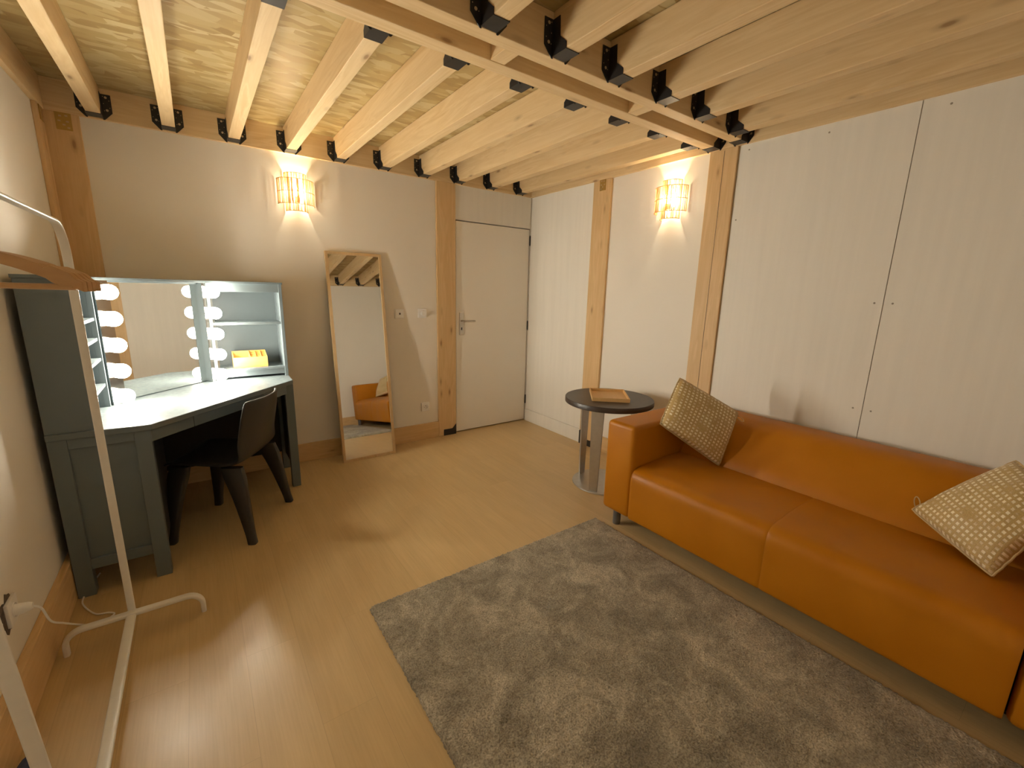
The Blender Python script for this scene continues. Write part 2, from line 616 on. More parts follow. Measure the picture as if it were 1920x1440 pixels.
def copy_thing(src, loc, label, rotz=None):
    def rec(o, parent):
        c = o.copy()
        COL.objects.link(c)
        c.parent = parent
        for ch in [x for x in list(bpy.data.objects) if x.parent == o]:
            rec(ch, c)
        return c
    r = rec(src, None)
    r.location = loc
    if rotz is not None:
        r.rotation_euler = (0, 0, rotz)
    r['label'] = label
    return r


def arc(c, r, a0, a1, n, plane):
    """Points on an arc; plane is a function (u, v) -> xyz."""
    return [plane(c[0] + r * math.cos(a0 + (a1 - a0) * i / n), c[1] + r * math.sin(a0 + (a1 - a0) * i / n)) for i in range(n + 1)]


# ---------------------------------------------------------------- room shell
W, D, ZB, ZJ, ZC = 3.50, 4.00, 2.345, 2.355, 2.515   # width, depth, ledger bottom, joist bottom, ceiling board

struct(B().box((-W - 0.1, -D - 0.1, -0.10), (0.1, 0.1, 0.0)).build('floor', 'floor'))
struct(B().box((-W - 0.1, -D - 0.1, ZC), (0.1, 0.1, ZC + 0.03)).build('ceiling', 'osb'))
wb = B()
wb.box((-W - 0.1, 0, 0), (-0.885, 0.1, ZC))
wb.box((-0.885, 0, 2.047), (0.0, 0.1, ZC))
wb.box((-0.008, 0, 0), (0.0, 0.1, 2.047))
wall_back = struct(wb.build('wall_back', 'wall'))
wall_left = struct(B().box((-W - 0.1, -D, 0), (-W, 0, ZC)).build('wall_left', 'wall'))
wall_front = struct(B().box((-W - 0.1, -D - 0.1, 0), (0.1, -D, ZC)).build('wall_front', 'wall'))
wall_right = struct(B().box((0, -D, 0), (0.1, 0.1, ZC)).build('wall_right', 'wall'))

# painted boards on the right wall and above the door
B().box((-0.008, -0.886, 0.135), (0, -0.012, ZB)).build('painted_panel', 'panel', wall_right)
B().box((-0.006, -2.995, 0.0), (0, -2.13, ZB)).build('painted_panel', 'panel', wall_right)
B().box((-0.006, -D, 0.0), (0, -2.999, ZB)).build('painted_panel', 'panel', wall_right)
B().box((-0.002, -2.999, 0.0), (0, -2.995, ZB)).build('panel_seam', 'seam', wall_right)
sb = B()
for y, z in ((-2.96, 1.40), (-3.035, 1.40), (-2.955, 0.83), (-3.035, 0.83), (-2.19, 2.31), (-2.62, 2.30), (-2.16, 1.9), (-3.1, 2.3)):
    sb.lathe([(0, 0), (0.005, 0), (0.004, 0.0012), (0, 0.0014)], 10, Matrix.Translation((-0.006, y, z)) @ Matrix.Rotation(-PI / 2, 4, 'Y'))
sb.build('screw_head', 'seam', wall_right)
B().box((-0.892, -0.006, 2.050), (-0.012, 0, ZB)).build('painted_panel', 'panel', wall_back)

# door
door = struct(B().box((-0.876, 0.002, 0.010), (-0.016, 0.042, 2.038), bev=0.002).build('door_1', 'door'))
dk = B().box((-0.95, 0.1, -0.02), (0.05, 0.11, 2.1))
dk.build('dark_gap_backing', 'gap', door)  # near-black sheet added behind the door so the gaps round it read dark
hp = B()
hp.box((-0.842, -0.006, 0.985), (-0.796, 0.002, 1.205), bev=0.004)
hpl = hp.build('handle_plate', 'nickel', door)
B().box((-0.826, -0.0075, 1.035), (-0.814, -0.0058, 1.060), bev=0.0003).build('keyhole', 'gap', hpl)
hb = B()
hb.tube([(-0.820, -0.005, 1.122), (-0.820, -0.040, 1.122), (-0.812, -0.048, 1.122), (-0.795, -0.051, 1.122), (-0.695, -0.050, 1.122)], 0.010, 0.0085)
hb.build('door_handle', 'nickel', door, smooth=True)
for z in (1.93, 1.06, 0.245):
    h = B()
    h.tube([(-0.014, -0.006, z - 0.045), (-0.014, -0.006, z + 0.045)], 0.0075)
    h.tube([(-0.014, -0.006, z - 0.052), (-0.014, -0.006, z + 0.052)], 0.004)
    h.build('hinge', 'black_metal', door, smooth=True)

# skirting boards
struct(B().box((-2.405 + 0.01, -0.022, 0), (-1.0825, 0, 0.152), bev=0.003).build('baseboard_back', 'skirting_x'))
struct(B().box((-W, -0.022, 0), (-2.398, 0, 0.152), bev=0.003).build('baseboard_corner', 'skirting_x'))
struct(B().box((-W, -D, 0), (-W + 0.027, -0.024, 0.185), bev=0.003).build('baseboard_left', 'skirting_y'))
struct(B().box((-W + 0.03, -D, 0), (-0.001, -D + 0.022, 0.152), bev=0.003).build('baseboard_front', 'skirting_x'))
struct(B().box((-0.018, -0.884, 0), (0, -0.012, 0.132), bev=0.002).build('baseboard_right', 'panel'))
struct(B().box((-0.018, -1.938, 0), (0, -1.084, 0.140), bev=0.002).build('baseboard_sofa', 'skirting_y'))

# ---------------------------------------------------------------- timber posts and ledgers
def post(label, lo, hi, seam=None):
    b = B().box(lo, hi, bev=0.003)
    org = ((lo[0] + hi[0]) / 2, (lo[1] + hi[1]) / 2, 0)
    o = b.build('timber_post', 'post', None, org)
    tag(o, label, 'post', 'timber posts on the walls')
    return o


pa = post('pale pine post beside the white door, on its handle side', (-1.082, -0.024, 0), (-0.892, 0, ZB))
pb = post('wide brown pine post in the corner behind the make-up desk', (-W, -0.022, 0.155), (-3.335, 0, ZB))
pc = post('narrow pine post on the left wall beside the corner, behind the clothes rack', (-W, -0.165, 0.19), (-W + 0.02, -0.024, ZB))
pd = post('narrow knotty pine post on the right wall behind the round side table', (-0.022, -1.083, 0), (0, -0.886, ZB))
pe = post('wide two-lamella pine post on the right wall behind the sofa, right of the wall lamp', (-0.022, -2.127, 0), (0, -1.939, ZB))
B().box((-0.0235, -2.0405, 0.02), (-0.0215, -2.0385, ZB - 0.01)).build('glue_seam', 'scuff', pe)


def foot_bracket(parent, pts, mt):
    return B().prism(pts, 0, 0.004, mt).build('foot_bracket', 'black_metal', parent)


foot_bracket(pa, [(-1.03, 0.0), (-0.895, 0.0), (-0.895, 0.105), (-0.935, 0.062), (-1.03, 0.062)], Matrix(((1, 0, 0, 0), (0, 0, -1, -0.024), (0, 1, 0, 0), (0, 0, 0, 1))))
ym = Matrix(((0, 0, -1, -0.022), (1, 0, 0, 0), (0, 1, 0, 0), (0, 0, 0, 1)))
foot_bracket(pd, [(-0.905, 0.0), (-0.884, 0.0), (-0.884, 0.125), (-0.895, 0.135), (-0.905, 0.12)], ym)
foot_bracket(pd, [(-1.083, 0.0), (-0.955, 0.0), (-0.955, 0.06), (-1.03, 0.06), (-1.083, 0.115)], ym)


def nail_plate(parent, mt):
    b = B()
    b.box((-0.034, -0.046, 0), (0.034, 0.046, 0.003), mt, bev=0.001)
    for x, y in ((-0.018, 0.0), (0.016, 0.0), (0.0, -0.018), (0.018, -0.032), (-0.012, 0.026), (0.014, 0.03)):
        b.box((x - 0.006, y - 0.004, 0.003), (x + 0.006, y + 0.004, 0.0036), mt, mi=1)
    return b.build('nail_plate', ['brass', 'nail'], parent)


nail_plate(pb, Matrix(((1, 0, 0, -3.402), (0, 0, -1, -0.022), (0, 1, 0, 2.30), (0, 0, 0, 1))))
nail_plate(pd, Matrix(((0, 0, -1, -0.022), (1, 0, 0, -0.992), (0, 1, 0, 2.305), (0, 0, 0, 1))) @ Matrix.Rotation(0.0, 4, 'Z'))
nail_plate(pc, Matrix(((0, 0, 1, -W + 0.02), (1, 0, 0, -0.085), (0, 1, 0, 2.315), (0, 0, 0, 1))))


def ledger(label, lo, hi, mat):
    o = B().box(lo, hi, bev=0.002).build('ledger_beam', mat, None, ((lo[0] + hi[0]) / 2, (lo[1] + hi[1]) / 2, lo[2]))
    return tag(o, label, 'beam', 'ledger beams round the room')


ledger('pine ledger beam along the top of the wall with the door', (-W + 0.001, -0.026, ZB), (-0.027, 0, ZC), 'beam')
ledger('pine ledger beam along the top of the sofa wall', (-0.026, -D + 0.001, ZB), (0, 0, ZC), 'joist')
ledger('pine ledger beam along the top of the left wall above the clothes rack', (-W, -D + 0.001, ZB), (-W + 0.026, -0.027, ZC), 'joist')
ledger('pine ledger beam on the wall opposite the door, seen in the standing mirror', (-W + 0.027, -D, ZB), (-0.027, -D + 0.026, ZC), 'beam')

# ---------------------------------------------------------------- joists, beams and their metal hangers
JW = 0.066


def hanger_bm(w, h0, h1, depth, fl=0.046):
    """U-shaped joist hanger; the flange plane is y = 0, the joist runs to -y; z = 0 is the joist's underside."""
    b = B()
    t = 0.0025
    hw = w / 2
    up = Matrix(((1, 0, 0, 0), (0, 0, -1, 0), (0, 1, 0, 0), (0, 0, 0, 1)))
    for s in (-1, 1):
        pts = [(s * hw, -0.010), (s * (hw + fl * 0.16), -0.010), (s * (hw + fl), h0), (s * (hw + fl), h1), (s * hw, h1)]
        b.prism(pts, 0.0, t, up)
        for hz in (h0 + 0.012, h1 - 0.016):
            b.lathe([(0, 0), (0.0065, 0), (0.0065, 0.0006), (0, 0.0006)], 12, Matrix.Translation((s * (hw + fl * 0.52), -t, hz)) @ Matrix.Rotation(PI / 2, 4, 'X'), mi=1)
        for q in range(5):
            hz = h0 + 0.008 + (h1 - h0 - 0.02) * q / 4
            b.lathe([(0, 0), (0.002, 0), (0.002, 0.0005), (0, 0.0005)], 8, Matrix.Translation((s * (hw + fl * (0.82 if q % 2 else 0.25)), -t, hz)) @ Matrix.Rotation(PI / 2, 4, 'X'), mi=1)
        sm = Matrix(((0, 0, s, s * hw), (-1, 0, 0, 0), (0, 1, 0, 0), (0, 0, 0, 1)))
        side = [(0, -t), (depth, -t), (depth, 0.022), (depth * 0.55, 0.055), (depth * 0.5, h1), (0, h1)]
        b.prism(side, 0.0005, t, sm)
    b.box((-hw - t, -depth, -t - 0.0005), (hw + t, 0, -0.0005))
    return b


ordinal = ['first', 'second', 'third', 'fourth', 'fifth', 'sixth', 'seventh', 'eighth', 'ninth', 'tenth']


def make_joist(y_far, y_near, x, h, label, group):
    t = thing('ceiling_joist', label, 'joist', (x, y_far, ZJ), 0, group)
    ln = y_far - y_near
    B().box((-JW / 2, -ln + 0.001, 0), (JW / 2, -0.001, h), bev=0.003).build('timber', 'joist', t, world=False)
    a = hanger_bm(JW, 0.032, 0.128, 0.085).build('joist_hanger', ['black_metal', 'nail'], t, world=False)
    b2 = hanger_bm(JW, 0.032, 0.128, 0.085).build('joist_hanger', ['black_metal', 'nail'], t, world=False)
    b2.location = (0, -ln, 0)
    b2.rotation_euler = (0, 0, PI)
    return t


HJ = ZC - ZJ - 0.002
xs = [-3.261, -2.922, -2.580, -2.236, -1.898, -1.552, -1.207, -0.870, -0.525, -0.180]
j0 = None
for i, x in enumerate(xs):
    lab = ('%s pine joist from the left wall, between door wall and double beam' % ordinal[i]) if i < 9 else 'pine joist closest to the sofa wall, between door wall and double beam'
    if j0 is None:
        j0 = make_joist(-0.027, -1.930, x, HJ, lab, 'joists of the bay by the door wall')
    else:
        copy_thing(j0, (x, -0.027, ZJ), lab)
n0 = None
xn = [-3.29, -2.95, -2.61, -2.265, -1.922, -1.582, -1.25, -0.90, -0.565, -0.215]
for i, x in enumerate(xn):
    k = 9 - i
    lab = ('%s pine joist from the sofa wall, on the viewer side of the double beam' % ordinal[k]) if k else 'pine joist closest to the sofa wall, on the viewer side of the double beam'
    if n0 is None:
        n0 = make_joist(-2.186, -D + 0.027, x, HJ, lab, 'joists of the nearer bay')
    else:
        copy_thing(n0, (x, -2.186, ZJ), lab)


def beam(label, y0, y1, off):
    t = thing('ceiling_beam', label, 'beam', (-1.76, (y0 + y1) / 2, ZJ - 0.004), 0, 'double beam across the ceiling')
    B().box((-W + 0.028, y0, ZJ - 0.004), (-0.030, y1, ZC - 0.002), bev=0.003).build('timber', 'beam', t)
    h = hanger_bm(abs(y1 - y0), 0.03, 0.135, 0.075, 0.036).build('beam_hanger', ['black_metal', 'nail'], t, world=False)
    h.location = (1.76 - 0.027, 0, 0)
    h.rotation_euler = (0, 0, -PI / 2)
    h2 = h.copy()
    COL.objects.link(h2)
    h2.parent = t
    h2.location = (-W + 1.76 + 0.027, 0, 0)
    h2.rotation_euler = (0, 0, PI / 2)
    return t


beam('pine ceiling beam of the double beam, on the door side', -2.008, -1.932, 0)
beam('pine ceiling beam of the double beam, on the sofa side', -2.184, -2.112, 0)
for x, lab in ((-1.765, 'short pine blocking piece between the double beams, in the middle of the ceiling'), (-0.90, 'short pine blocking piece between the double beams, toward the sofa wall')):
    o = B().box((x - 0.035, -2.1115, ZJ - 0.002), (x + 0.035, -2.0085, ZC - 0.003), bev=0.002).build('blocking_piece', 'joist', None, (x, -2.06, ZJ))
    tag(o, lab, 'beam', 'blocking pieces between the double beams')


# ---------------------------------------------------------------- wall lamps
def sconce(label, loc, rotz):
    t = thing('wall_lamp', label, 'lamp', loc, rotz, 'rattan wall lamps')
    rnd = random.Random(3)

    def ell(rx, ry, z, n=40, y0=-0.006):
        return [(rx * math.cos(PI + PI * i / n), y0 + ry * math.sin(PI + PI * i / n), z) for i in range(n + 1)]

    def slats(rx, ry, z0, z1, n, wd):
        b = B()
        for i in range(n):
            a = PI + PI * (i + 0.5 + rnd.uniform(-0.3, 0.3)) / n
            if rnd.random() < 0.10:
                continue
            c = Vector((rx * math.cos(a), -0.006 + ry * math.sin(a), 0))
            tg = Vector((-rx * math.sin(a), ry * math.cos(a), 0)).normalized()
            nn = Vector((-tg.y, tg.x, 0))
            mt = Matrix((( tg.x, nn.x, 0, c.x), (tg.y, nn.y, 0, c.y), (0, 0, 1, 0), (0, 0, 0, 1)))
            w = wd * rnd.uniform(0.6, 1.25)
            b.box((-w / 2, -0.0006, z0), (w / 2, 0.0006, z1), mt)
        return b
    slats(0.121, 0.110, -0.083, 0.083, 58, 0.0032).build('outer_shade', 'shade', t, world=False)
    slats(0.072, 0.072, -0.130, 0.130, 42, 0.0038).build('inner_shade', 'shade', t, world=False)
    f = B()
    for rx, ry, z in ((0.123, 0.112, 0.085), (0.123, 0.112, 0.0), (0.123, 0.112, -0.085), (0.074, 0.074, 0.130), (0.074, 0.074, -0.130)):
        f.tube(ell(rx, ry, z), 0.0026, seg=8)
    for a in (PI, PI * 1.32, PI * 1.68, 2 * PI):
        f.tube([(0.123 * math.cos(a), -0.006 + 0.112 * math.sin(a), -0.085), (0.123 * math.cos(a), -0.006 + 0.112 * math.sin(a), 0.085)], 0.0022, seg=8)
    for a in (PI, 2 * PI):
        f.tube([(0.074 * math.cos(a), -0.006, -0.13), (0.074 * math.cos(a), -0.006, 0.13)], 0.0022, seg=8)
    f.build('wire_frame', 'shade', t, world=False, smooth=True)
    B().box((-0.03, -0.006, -0.05), (0.03, 0, 0.05), bev=0.002).build('wall_plate', 'white', t, world=False)
    B().lathe([(0, 0), (0.017, 0), (0.017, 0.035), (0, 0.035)], 20, Matrix.Translation((0, -0.050, -0.062))).box((-0.006, -0.05, -0.055), (0.006, -0.004, -0.04)).build('lamp_socket', 'white', t, world=False)
    bp = [(0, -0.030)] + [(0.022 * math.sin(PI * k / 14), -0.029 * math.cos(PI * k / 14)) for k in range(1, 14)] + [(0, 0.030)]
    B().lathe(bp, 24, Matrix.Translation((0, -0.050, 0.004))).build('light_bulb', 'warm_bulb', t, world=False, smooth=True)
    return t


sconce('lit rattan wall lamp on the door wall, above the make-up desk', (-2.212, 0, 2.084), 0)
sconce('lit rattan wall lamp on the right wall, above the round side table', (0, -1.668, 2.086), -PI / 2)


# ---------------------------------------------------------------- wall fittings
def plate_thing(name, label, loc, rotz, size=0.082):
    t = thing(name, label, 'switch' if 'switch' in name or 'dimmer' in name else 'socket', loc, rotz)
    B().box((-size / 2, -0.0115, -size / 2), (size / 2, 0, size / 2), bev=0.0025).build('cover_plate', 'white', t, world=False)
    return t


t = plate_thing('light_switch', 'square white wall switch with a small dark indicator, nearest the standing mirror', (-1.447, 0, 1.198), 0)
B().box((-0.034, -0.0150, -0.034), (0.034, -0.0110, 0.034), bev=0.002).build('rocker', 'white', t, world=False)
B().box((-0.004, -0.0160, -0.008), (0.010, -0.0145, 0.008)).build('indicator', 'scuff', t, world=False)
t = plate_thing('dimmer_switch', 'square white wall dimmer with a round knob, beside the door post', (-1.228, 0, 1.200), 0)
B().lathe([(0, 0), (0.026, 0), (0.024, 0.014), (0.021, 0.018), (0, 0.018)], 28, Matrix.Translation((0.008, -0.0115, 0)) @ Matrix.Rotation(PI / 2, 4, 'X')).build('dimmer_knob', 'white', t, world=False, smooth=True)


def socket(label, loc, rotz):
    t = plate_thing('wall_socket', label, loc, rotz)
    B().lathe([(0, -0.0005), (0.0205, -0.0005), (0.0225, 0.003), (0.0245, 0.003), (0.0245, 0), (0, 0)], 28, Matrix.Translation((0, -0.0117, 0)) @ Matrix.Rotation(PI / 2, 4, 'X')).build('socket_well', 'white', t, world=False, smooth=True)
    s = B()
    for x, z in ((-0.0095, 0.0), (0.0095, 0.0)):
        s.lathe([(0, 0), (0.003, 0), (0.003, 0.0006), (0, 0.0006)], 10, Matrix.Translation((x, -0.0122, z - 0.003)) @ Matrix.Rotation(PI / 2, 4, 'X'))
    s.tube([(0, -0.0115, 0.011), (0, -0.022, 0.011)], 0.0026, seg=8)
    s.build('socket_contact', 'scuff', t, world=False)
    return t


socket('white wall socket low on the wall, between the standing mirror and the door post', (-1.215, 0, 0.318), 0)
ts = socket('white wall socket on the left wall with a plug in it, by the clothes rack', (-W, -1.785, 0.352), PI / 2)
sc = B()
rr = random.Random(5)
pts = []
for k in range(22):
    a = 2 * PI * k / 22
    r = 0.052 * rr.uniform(0.8, 1.25)
    pts.append((r * math.cos(a) - 0.018, r * math.sin(a) * 1.15 - 0.004))
sc.prism(pts, 0.0, 0.0012, Matrix(((1, 0, 0, 0), (0, 0, -1, 0), (0, 1, 0, 0), (0, 0, 0, 1))))
sc.build('torn_plaster_edge', 'scuff', ts, world=False)

cable = thing('power_cable', 'thin white power cable from the left wall plug to the make-up desk', 'cable', (-3.43, -1.785, 0.35))
pl = B()
mt = Matrix.Translation((-W + 0.010, -1.785, 0.350)) @ Matrix.Rotation(PI / 2, 4, 'Y')
pl.lathe([(0, 0.001), (0.0185, 0.001), (0.0185, 0.014), (0.0150, 0.034), (0.0105, 0.044), (0, 0.045)], 24, mt)
pl.build('plug', 'white', cable, smooth=True)


def smooth_path(pts, n=8):
    P = [Vector(p) for p in pts]
    out = []
    for i in range(len(P) - 1):
        p0, p1, p2, p3 = P[max(i - 1, 0)], P[i], P[i + 1], P[min(i + 2, len(P) - 1)]
        for k in range(n):
            u = k / n
            out.append(0.5 * ((2 * p1) + (p2 - p0) * u + (2 * p0 - 5 * p1 + 4 * p2 - p3) * u * u + (3 * p1 - p0 - 3 * p2 + p3) * u ** 3))
    out.append(P[-1])
    return out


cp = smooth_path([(-W + 0.053, -1.785, 0.348), (-3.432, -1.775, 0.325), (-3.425, -1.745, 0.25), (-3.41, -1.69, 0.195), (-3.40, -1.60, 0.12), (-3.385, -1.51, 0.045), (-3.36, -1.455, 0.006), (-3.325, -1.42, 0.005), (-3.345, -1.395, 0.005), (-3.39, -1.375, 0.005), (-3.437, -1.29, 0.005), (-3.452, -1.225, 0.005), (-3.44, -1.12, 0.005), (-3.42, -1.02, 0.005)])
B().tube(cp, 0.0034, seg=8).build('flex', 'white', cable, smooth=True)

# ---------------------------------------------------------------- floor-standing mirror
bx, by0, ty = -1.822, -0.225, -0.032
HM = 1.70
ang = math.asin((ty - by0) / HM)
mir = thing('standing_mirror', 'tall narrow mirror in a thin wooden frame, leaning on the wall beside the make-up desk', 'mirror', (bx, by0, 0))
mr = Matrix.Translation((bx, by0, 0)) @ Matrix.Rotation(-ang, 4, 'X')
WM = 0.445
B().box((-WM / 2, 0.0, 0), (-WM / 2 + 0.022, 0.024, HM), mr, bev=0.0015).build('frame_stile', 'mirror_frame', mir)
B().box((WM / 2 - 0.022, 0.0, 0), (WM / 2, 0.024, HM), mr, bev=0.0015).build('frame_stile', 'mirror_frame', mir)
B().box((-WM / 2 + 0.022, 0.0, 0), (WM / 2 - 0.022, 0.024, 0.022), mr, bev=0.0015).build('frame_rail', 'mirror_frame', mir)
B().box((-WM / 2 + 0.022, 0.0, HM - 0.022), (WM / 2 - 0.022, 0.024, HM), mr, bev=0.0015).build('frame_rail', 'mirror_frame', mir)
B().box((-WM / 2 + 0.022, 0.008, 0.022), (WM / 2 - 0.022, 0.012, HM - 0.022), mr).build('mirror_glass', 'mirror', mir)
B().box((-WM / 2 + 0.02, 0.013, 0.02), (WM / 2 - 0.02, 0.018, HM - 0.02), mr).build('back_board', 'under', mir)

# ---------------------------------------------------------------- make-up desk with lit mirror
desk = thing('makeup_desk', 'blue grey corner make-up desk with shelves and a mirror lit by round bulbs', 'desk', (-3.0, -0.6, 0))
XL, YB_ = -3.470, -0.026          # back edges, clear of the skirting boards
top = [(XL, YB_), (XL, -1.212), (-3.122, -1.228), (-2.405, -0.466), (-2.395, YB_)]
B().prism(top, 0.752, 0.780, bev=0.003).build('desk_top', 'desk', desk)


def dp(name, lo, hi, bev=0.002, mat='desk'):
    return B().box(lo, hi, bev=bev).build(name, mat, desk)


# left end: two legs, rails and a sunk panel
dp('leg', (-3.470, -1.205, 0), (-3.408, -1.150, 0.752))
dp('leg', (-3.190, -1.205, 0), (-3.130, -1.150, 0.752))
dp('rail', (-3.408, -1.203, 0.705), (-3.190, -1.175, 0.752))
dp('rail', (-3.408, -1.203, 0.128), (-3.190, -1.175, 0.178))
dp('end_panel', (-3.408, -1.190, 0.178), (-3.190, -1.180, 0.705), 0.0)
# left inner wall of the knee hole, right end
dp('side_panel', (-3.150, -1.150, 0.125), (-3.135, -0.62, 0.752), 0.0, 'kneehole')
dp('leg', (-2.462, -0.475, 0), (-2.408, -0.425, 0.752))
dp('leg', (-2.462, -0.078, 0), (-2.408, -0.030, 0.752))
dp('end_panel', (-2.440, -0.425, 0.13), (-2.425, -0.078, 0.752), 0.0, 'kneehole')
dp('leg', (-3.470, -0.100, 0), (-3.410, -0.040, 0.752))
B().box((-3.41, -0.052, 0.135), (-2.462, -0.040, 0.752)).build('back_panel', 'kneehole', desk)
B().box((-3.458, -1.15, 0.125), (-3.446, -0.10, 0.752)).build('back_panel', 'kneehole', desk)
# apron with drawers along the slanted front
P0, P1 = Vector((-3.128, -1.205, 0)), Vector((-2.428, -0.468, 0))
dv = (P1 - P0).normalized()
nv = Vector((dv.y, -dv.x, 0))
am = Matrix(((dv.x, nv.x, 0, P0.x), (dv.y, nv.y, 0, P0.y), (0, 0, 1, 0), (0, 0, 0, 1)))
LN = (P1 - P0).length
cuts = [0.0, 0.245, 0.765, LN]
for a, b_ in zip(cuts, cuts[1:]):
    B().box((a + 0.002, -0.030, 0.688), (b_ - 0.002, -0.012, 0.751), am, bev=0.0015).build('drawer' if a == 0.245 else 'apron', 'desk', desk)
# hutch
ZT = 1.436
dp('side_panel', (XL, -1.203, 0.780), (-3.312, -1.188, ZT - 0.014), 0.001)
for z in (0.905, 1.036, 1.138, 1.238):
    dp('shelf', (XL + 0.008, -1.188, z - 0.014), (-3.318, -0.752, z), 0.001)
dp('back_panel', (XL, -1.188, 0.780), (XL + 0.008, YB_, ZT - 0.014), 0.0)
dp('back_panel', (XL + 0.008, YB_ - 0.008, 0.780), (-2.397, YB_, ZT - 0.014), 0.0)
dp('divider', (-3.335, -0.752, 0.780), (-3.312, -0.730, ZT - 0.014), 0.001)
dp('divider', (-3.462, -0.752, 0.780), (-3.335, -0.742, ZT - 0.014), 0.0)
dp('divider', (-2.838, -0.268, 0.780), (-2.820, YB_ - 0.008, ZT - 0.014), 0.001)
dp('side_panel', (-2.420, -0.270, 0.780), (-2.400, YB_ - 0.008, ZT - 0.014), 0.001)
dp('shelf', (-2.820, -0.262, 1.150), (-2.420, YB_ - 0.008, 1.165), 0.001)
dp('shelf', (-2.820, -0.262, 0.832), (-2.420, YB_ - 0.008, 0.848), 0.001)
dp('rail', (-2.820, -0.258, 0.795), (-2.420, -0.242, 0.832), 0.001)
dp('rail', (-2.820, -0.268, 1.368), (-2.420, -0.252, ZT - 0.014), 0.001)
hut = [(XL - 0.004, YB_), (XL - 0.004, -1.208), (-3.306, -1.208), (-3.306, -0.752), (-2.838, -0.282), (-2.394, -0.276), (-2.394, YB_)]
B().prism(hut, ZT - 0.014, ZT, bev=0.001).build('top_board', 'desk', desk)

# slanted mirror between two strips of bulbs
A0, A1 = Vector((-3.348, -0.718, 0)), Vector((-2.838, -0.204, 0))
dv = (A1 - A0).normalized()
nv = Vector((dv.y, -dv.x, 0))
LM = (A1 - A0).length
mm = Matrix(((dv.x, nv.x, 0, A0.x), (dv.y, nv.y, 0, A0.y), (0, 0, 1, 0), (0, 0, 0, 1)))
BAR = 0.070
B().box((0.090, -0.006, 0.786), (LM - BAR, -0.002, 1.412), mm).build('mirror_glass', 'mirror', desk)
B().box((0, -0.018, 0.781), (LM, -0.007, ZT - 0.014), mm).build('back_panel', 'desk', desk)
B().box((0.090, -0.006, 1.412), (LM - BAR, 0.012, ZT - 0.0145), mm, bev=0.001).build('rail', 'desk', desk)
for a, b_ in ((0.022, 0.090), (LM - BAR, LM)):
    strip = B().box((a, -0.006, 0.781), (b_, 0.042, ZT - 0.0145), mm, bev=0.001).build('light_strip', 'desk', desk)
    B().box((a + 0.0005, 0.042, 0.7815), (b_ - 0.0005, 0.0435, ZT - 0.015), mm).build('chrome_face', 'chrome', strip)
    cx = (a + b_) / 2
    for z in (0.826, 0.960, 1.095, 1.230, 1.364):
        bm_ = mm @ Matrix.Translation((cx, 0.0435, z)) @ Matrix.Rotation(-PI / 2, 4, 'X')
        B().lathe([(0, 0), (0.027, 0), (0.029, 0.006), (0, 0.006)], 20, bm_).build('bulb_socket', 'white', strip, smooth=True)
        gl = [(0.0, 0.0065), (0.0330, 0.0065), (0.0365, 0.012), (0.0375, 0.024)]
        R_ = 0.0385
        for q in range(1, 13):
            a_ = -0.12 + (PI / 2 + 0.12) * q / 12
            gl.append((max(0.0, R_ * math.cos(a_)) if q < 12 else 0.0, 0.040 + R_ * math.sin(a_)))
        B().lathe(gl, 24, bm_).build('light_bulb', 'cool_bulb', strip, smooth=True)

# bamboo organizer on the right-hand shelf
org = thing('desk_organizer', 'small honey coloured wooden organizer with compartments on the lower shelf of the make-up desk', 'organizer', (-2.62, -0.17, 0.8485))
OX0, OX1, OY0, OY1, OZ = -2.728, -2.520, -0.222, -0.110, 0.849
b = B()
b.box((OX0, OY0, OZ), (OX1, OY0 + 0.006, OZ + 0.072))
b.box((OX0, OY1 - 0.006, OZ), (OX1, OY1, OZ + 0.106))
b.box((OX0, OY0 + 0.006, OZ), (OX1, OY1 - 0.006, OZ + 0.006))
yz = Matrix(((0, 0, 1, 0), (1, 0, 0, 0), (0, 1, 0, 0), (0, 0, 0, 1)))
for x in (OX0, OX0 + 0.100, OX1 - 0.006):
    b.prism([(OY0 + 0.006, OZ), (OY1 - 0.006, OZ), (OY1 - 0.006, OZ + 0.105), (OY0 + 0.006, OZ + 0.073)], x, x + 0.006, yz)
b.build('organizer_box', 'organizer', org)
b = B()
for x in (OX0 + 0.140, OX0 + 0.173):
    b.prism([(OY0 + 0.007, OZ + 0.006), (OY1 - 0.007, OZ + 0.006), (OY1 - 0.007, OZ + 0.102), (OY0 + 0.007, OZ + 0.071)], x - 0.002, x + 0.002, yz)
for y, zz in ((OY0 + 0.037, 0.078), (OY0 + 0.073, 0.090)):
    b.box((OX0 + 0.106, y, OZ + 0.006), (OX1 - 0.006, y + 0.004, OZ + zz))
b.build('divider_grid', 'organizer', org)

# ---------------------------------------------------------------- plastic chair
CH = thing('plastic_chair', 'dark grey moulded plastic chair pushed under the make-up desk', 'chair', (-2.84, -0.797, 0), math.radians(59.7))
prof = [(0.225, 0.425), (0.215, 0.440), (0.17, 0.447), (0.08, 0.443), (-0.03, 0.436), (-0.11, 0.434), (-0.165, 0.445), (-0.200, 0.480), (-0.220, 0.540), (-0.237, 0.610), (-0.252, 0.680), (-0.264, 0.740), (-0.272, 0.785), (-0.274, 0.800)]
hw = [0.196, 0.203, 0.212, 0.220, 0.224, 0.225, 0.225, 0.224, 0.222, 0.220, 0.216, 0.211, 0.200, 0.182]
NX = 14
bmc = bmesh.new()
grid = []
for (y, z), w in zip(prof, hw):
    row = []
    back = max(0.0, min(1.0, (z - 0.45) / 0.10))
    for k in range(NX + 1):
        u = -1 + 2 * k / NX
        dz = (1 - back) * 0.016 * abs(u) ** 3
        dy = back * 0.050 * abs(u) ** 2.2
        row.append(bmc.verts.new((u * w, y + dy, z + dz)))
    grid.append(row)
seatf, backf = [], []
